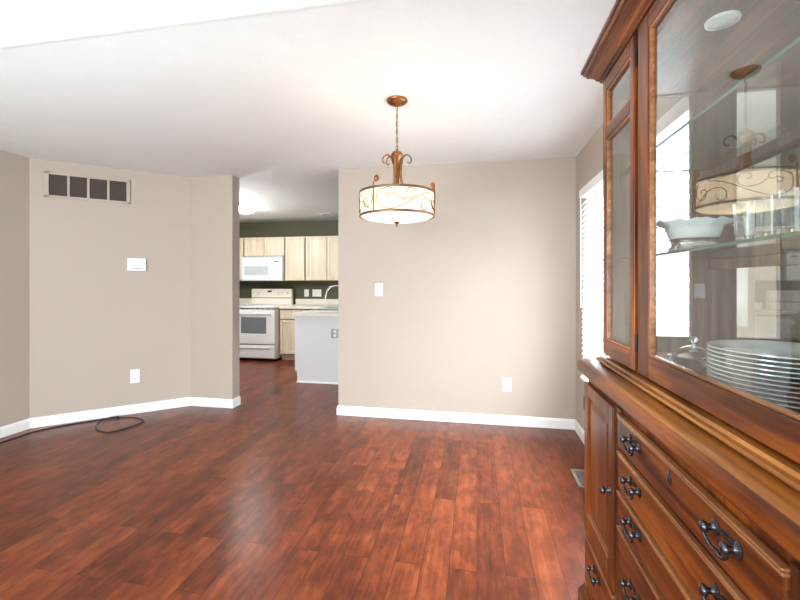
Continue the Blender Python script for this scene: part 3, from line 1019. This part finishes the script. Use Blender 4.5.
tum = None
tl = ['small cut-glass tumbler beside the footed bowl, leftmost of the front row',
      'small cut-glass tumbler on the glass shelf, second from the footed bowl in the front row',
      'small cut-glass tumbler on the glass shelf, third from the footed bowl in the front row',
      'small cut-glass tumbler on the glass shelf, nearest the camera in the front row']
for i, (x, y) in enumerate(((0.540, 0.945), (0.540, 0.880), (0.540, 0.815), (0.540, 0.750))):
    if tum is None:
        tum = tumbler_mesh().build('glass_tumbler', M['crystal'], smooth=40)
        o = tum
    else:
        o = tum.copy()
        COL.objects.link(o)
    o.location = (x, y, bz)
    o.rotation_euler = (0, 0, 0.3 * i)
    tag(o, tl[i], 'glass', 'cut-glass tumblers on the glass shelf')

# ------------------------------------------------------------------ kitchen


def shaker(x0, x1, z0, z1, y, parent, name='door', handle=False):
    """framed cabinet door whose front is at y (facing -y)"""
    st = 0.048
    if z1 - z0 < 0.2:
        st = 0.036
    d = MB()
    d.box(x0, x0 + st, y, y + 0.018, z0, z1, 0.003).box(x1 - st, x1, y, y + 0.018, z0, z1, 0.003)
    d.box(x0 + st - 0.001, x1 - st + 0.001, y, y + 0.018, z0, z0 + st, 0.003).box(x0 + st - 0.001, x1 - st + 0.001, y, y + 0.018, z1 - st, z1, 0.003)
    d.box(x0 + st - 0.002, x1 - st + 0.002, y + 0.010, y + 0.016, z0 + st - 0.002, z1 - st + 0.002)
    return d.build(name, M['maple'], parent)


def wall_cab(x0, x1, z0, z1, doors, label):
    o = thing('wall_cabinet', ((x0 + x1) / 2, 6.9, z0), label, 'cabinet', 'pale maple wall cabinets in the kitchen')
    MB().box(x0 + 0.001, x1 - 0.001, 6.75, YK - 0.001, z0, z1, 0.002).build('body', M['maple_gap'], o)
    MB().box(x0 + 0.001, x1 - 0.001, 6.742, 6.751, z1 - 0.022, z1 + 0.004, 0.002).build('top_rail', M['maple'], o)
    for a, c in doors:
        shaker(a, c, z0 + 0.012, z1 - 0.026, 6.73, o)
    return o


wall_cab(-4.62, -4.13, 1.338, 2.112, [(-4.61, -4.14)], 'pale maple wall cabinet at the far left, left of the microwave')
wall_cab(-4.125, -3.335, 1.775, 2.112, [(-4.115, -3.735), (-3.725, -3.345)], 'short two-door maple wall cabinet directly above the microwave')
wall_cab(-3.33, -2.955, 1.338, 2.112, [(-3.32, -2.965)], 'tall single-door maple wall cabinet just right of the microwave')
wall_cab(-2.95, -2.15, 1.338, 2.112, [(-2.94, -2.555), (-2.545, -2.16)], 'tall two-door maple wall cabinet above the sink corner')

mw = thing('microwave', (-3.72, 6.85, 1.338), 'white over-the-range microwave mounted above the stove', 'microwave')
MB().box(-4.12, -3.34, 6.665, YK - 0.002, 1.34, 1.770, 0.008).build('body', M['appliance'], mw)
d = MB().box(-4.115, -3.53, 6.645, 6.666, 1.352, 1.742, 0.006).build('door', M['appliance'], mw)
MB().box(-4.06, -3.60, 6.642, 6.647, 1.44, 1.60, 0.002).build('window', M['micro_glass'], d)
MB().box(-3.575, -3.555, 6.622, 6.634, 1.40, 1.70, 0.004).box(-3.572, -3.558, 6.630, 6.647, 1.41, 1.425).box(-3.572, -3.558, 6.630, 6.647, 1.675, 1.69).build('handle', M['appliance'], d)
cp = MB().box(-3.525, -3.345, 6.645, 6.666, 1.352, 1.742, 0.006).build('control_panel', M['appliance'], mw)
MB().box(-3.48, -3.40, 6.642, 6.646, 1.665, 1.69).build('display', M['seam'], cp)
vt = MB()
for i in range(9):
    vt.box(-4.08 + i * 0.083, -4.08 + i * 0.083 + 0.06, 6.660, 6.6655, 1.750, 1.757)
vt.build('vent_slots', M['seam'], mw)

sx0, sx1 = -4.085, -3.275
stv = thing('stove', (-3.68, 6.6, 0), 'white electric stove with oven window beneath the microwave', 'stove')
MB().box(sx0 + 0.003, sx1 - 0.003, 6.30, 6.98, 0.04, 0.885, 0.006).build('body', M['appliance'], stv)
MB().box(sx0 + 0.015, sx1 - 0.015, 6.33, 6.97, 0.0, 0.045).build('kick', M['toe'], stv)
MB().box(sx0, sx1, 6.245, 6.985, 0.885, 0.912, 0.006).build('cooktop', M['appliance'], stv)
od = MB().box(sx0 + 0.006, sx1 - 0.006, 6.262, 6.302, 0.285, 0.862, 0.008).build('oven_door', M['appliance'], stv)
MB().box(-3.89, -3.43, 6.258, 6.264, 0.465, 0.735, 0.003).build('oven_window', M['oven_glass'], od)
MB().box(-4.02, -3.34, 6.218, 6.236, 0.785, 0.808, 0.006).box(-4.01, -3.985, 6.23, 6.264, 0.788, 0.805).box(-3.375, -3.35, 6.23, 6.264, 0.788, 0.805).build('handle', M['appliance'], od)
vs = MB()
for i in range(7):
    vs.box(-4.0 + i * 0.092, -4.0 + i * 0.092 + 0.05, 6.2985, 6.3005, 0.868, 0.878)
vs.build('vent_slots', M['seam'], stv)
sd = MB().box(sx0 + 0.006, sx1 - 0.006, 6.262, 6.302, 0.055, 0.268, 0.008).build('storage_drawer', M['appliance'], stv)
MB().box(-3.98, -3.38, 6.248, 6.264, 0.215, 0.232, 0.005).build('drawer_grip', M['appliance'], sd)
MB().box(sx0 + 0.01, sx1 - 0.01, 6.285, 6.301, 0.268, 0.286).build('gap', M['seam'], stv)
bg = MB().box(sx0 + 0.01, sx1 - 0.01, 6.90, 6.985, 0.91, 1.195, 0.015).build('backguard', M['backguard'], stv)
MB().box(sx0 + 0.012, sx1 - 0.012, 6.895, 6.902, 1.025, 1.04, 0.002).build('lower_edge', M['seam'], bg)
for x in (-4.02, -3.93, -3.53, -3.45, -3.36):
    k = MB()
    k.lathe([(0, 0), (0.024, 0), (0.022, 0.016), (0.018, 0.02), (0, 0.02)], (0, 0, 0), 20)
    for v in k.bm.verts:
        v.co = Vector((x + v.co.x, 6.9 - v.co.z, 1.115 + v.co.y))
    k.build('knob', M['backguard'], bg, smooth=40)
    MB().box(x - 0.003, x + 0.003, 6.877, 6.881, 1.112, 1.136).build('knob_pointer', M['slot'], bg)
MB().box(-3.75, -3.67, 6.896, 6.901, 1.135, 1.165, 0.002).build('clock_display', M['slot'], bg)
for x, y, r in ((-3.9, 6.42, 0.10), (-3.47, 6.42, 0.08), (-3.9, 6.75, 0.08), (-3.47, 6.75, 0.10)):
    MB().lathe([(0, 0.9125), (r, 0.9125), (r, 0.9135), (0, 0.9135)], (x, y, 0), 28).build('burner', M['display'], stv)


def base_cab(x0, x1, label, drawer_top=True):
    o = thing('base_cabinet', ((x0 + x1) / 2, 6.7, 0), label, 'cabinet')
    MB().box(x0 + 0.001, x1 - 0.001, 6.42, YK - 0.001, 0.10, 0.872).build('body', M['maple_gap'], o)
    MB().box(x0 + 0.001, x1 - 0.001, 6.49, YK - 0.01, 0.0, 0.10).build('toe_kick', M['maple'], o)
    dw = MB().box(x0 + 0.01, x1 - 0.01, 6.40, 6.421, 0.70, 0.855, 0.004).build('drawer', M['maple'], o)
    shaker(x0 + 0.01, x1 - 0.01, 0.115, 0.682, 6.40, o)
    return o


base_cab(-3.268, -2.78, 'pale maple base cabinet between the stove and the white peninsula')
base_cab(-4.69, -4.092, 'pale maple base cabinet left of the white stove')
pn = thing('peninsula_cabinet', (-2.0, 5.8, 0), 'white panelled kitchen peninsula cabinet in front of the sink corner', 'cabinet')
MB().box(-2.345, -1.62, 5.072, 6.395, 0.10, 0.872).build('body', M['maple_gap'], pn)
MB().box(-2.285, -1.62, 5.10, 6.39, 0.0, 0.10).build('toe_kick', M['pen'], pn)

def pend(b):
    vs = [(-2.357, 0.158), (-2.325, 0.158), (-2.325, 0.0), (-1.60, 0.0), (-1.60, 0.872), (-2.357, 0.872)]
    f = [b.verts.new((x, 5.052, z)) for x, z in vs]
    q = [b.verts.new((x, 5.072, z)) for x, z in vs]
    b.faces.new(f)
    b.faces.new(q)
    for i in range(6):
        j = (i + 1) % 6
        b.faces.new((f[i], f[j], q[j], q[i]))
MB()._new(pend).build('end_panel', M['pen'], pn)
MB().box(-2.33, -1.60, 5.040, 5.053, 0.0, 0.022, 0.003).build('shoe_moulding', M['trim'], pn)
for i, y in enumerate((5.09, 5.53, 5.97)):
    dd = MB().box(-2.364, -2.344, y, y + 0.42, 0.12, 0.86, 0.004).build('door', M['maple'], pn)
plate_obj('wall_outlet', (-2.357, 5.052), (-1.60, 5.052), 0.555, 0.655, 'steel-plated outlet on the white end panel of the peninsula', 'outlet', 'outlet', 0.105, 0.115, 'steel_plate')

ct = thing('kitchen_countertop', (-2.5, 6.5, 0.874), 'cream laminate L-shaped countertop over the base cabinets and peninsula', 'countertop')
MB().box(-3.268, -1.58, 6.375, YK - 0.001, 0.874, 0.912, 0.005).box(-2.385, -2.31, 5.02, 6.38, 0.874, 0.912, 0.005).box(-1.83, -1.58, 5.02, 6.38, 0.874, 0.912, 0.005) \
    .box(-2.32, -1.82, 5.02, 5.40, 0.874, 0.912, 0.005).box(-2.32, -1.82, 6.25, 6.38, 0.874, 0.912, 0.005).box(-4.69, -4.092, 6.375, YK - 0.001, 0.874, 0.912, 0.005).build('slab', M['counter'], ct)
MB().box(-3.268, -1.58, YK - 0.022, YK - 0.001, 0.912, 1.012, 0.004).box(-4.69, -4.092, YK - 0.022, YK - 0.001, 0.912, 1.012, 0.004).build('backsplash', M['counter'], ct)
sk = thing('sink', (-2.07, 5.8, 0.9), 'white drop-in kitchen sink set into the peninsula counter', 'sink')
rm = MB()
for q in ((-2.33, -2.295, 5.38, 6.27), (-1.855, -1.81, 5.38, 6.27), (-2.33, -1.81, 5.38, 5.42), (-2.33, -1.81, 6.23, 6.27), (-2.30, -1.85, 5.82, 5.85)):
    rm.box(q[0], q[1], q[2], q[3], 0.9125, 0.924, 0.004)
rm.build('rim', M['sink'], sk)
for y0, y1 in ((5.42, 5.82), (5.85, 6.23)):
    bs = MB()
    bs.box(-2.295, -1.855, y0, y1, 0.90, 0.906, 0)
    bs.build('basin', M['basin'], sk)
fc = thing('faucet', (-1.93, 5.86, 0.924), 'tall brushed-nickel gooseneck faucet beside the kitchen sink', 'faucet')
MB().lathe([(0, 0), (0.03, 0), (0.03, 0.008), (0.018, 0.016), (0.017, 0.07), (0, 0.07)], (-1.93, 5.86, 0.9245), 20).build('base', M['chrome'], fc, smooth=50)
MB().tube(smooth_path([(-1.93, 5.86, 0.99), (-1.93, 5.86, 1.14), (-1.96, 5.86, 1.225), (-2.05, 5.86, 1.262), (-2.15, 5.86, 1.245), (-2.21, 5.86, 1.19), (-2.235, 5.86, 1.12)], 7), 0.0125, 12).build('spout', M['chrome'], fc, smooth=60)
MB().tube([(-2.235, 5.86, 1.125), (-2.245, 5.86, 1.07)], 0.0165, 12).build('spray_head', M['chrome'], fc, smooth=60)
MB().tube([(-1.93, 5.845, 0.97), (-1.93, 5.80, 1.0)], 0.007, 8).build('lever', M['chrome'], fc, smooth=60)
KW0, KW1 = (-4.7, YK), (2.4, YK)
plate_obj('wall_outlet', KW0, KW1, 4.7 - 3.06, 1.12, 'white outlet on the green backsplash just right of the stove', 'outlet', 'outlet', 0.085, 0.13)
plate_obj('light_switch', KW0, KW1, 4.7 - 2.86, 1.12, 'wide white switch plate on the green backsplash behind the faucet', 'switch', 'switch', 0.17, 0.13)
kl = thing('ceiling_light', (-3.42, 5.6, H), 'bright flush-mount dome light on the kitchen ceiling', 'lamp')
MB().lathe([(0, -0.002), (0.17, -0.002), (0.175, -0.012), (0.16, -0.018), (0, -0.018)], (-3.42, 5.6, H), 32).build('base_ring', M['plastic'], kl, smooth=40)
MB().lathe([(0.155, -0.016), (0.15, -0.045), (0.11, -0.075), (0.05, -0.09), (0, -0.092)], (-3.42, 5.6, H), 32).build('dome', M['dome'], kl, smooth=60)
light('kitchen_fill', 'POINT', (-3.62, 4.75, 2.05), (0, 0, 0), 60, (0.97, 0.98, 1.0), radius=0.12)  # added fill without a fixture, out of view behind the pier
kv = thing('ceiling_register', (-2.45, 6.42, H), 'small white air register on the kitchen ceiling', 'vent')
MB().box(-2.54, -2.36, 6.37, 6.47, H - 0.006, H - 0.0002, 0.002).build('frame', M['plastic'], kv)
vs = MB()
for i in range(5):
    vs.box(-2.52, -2.38, 6.383 + i * 0.017, 6.389 + i * 0.017, H - 0.0075, H - 0.0055)
vs.build('slats', M['seam'], kv)
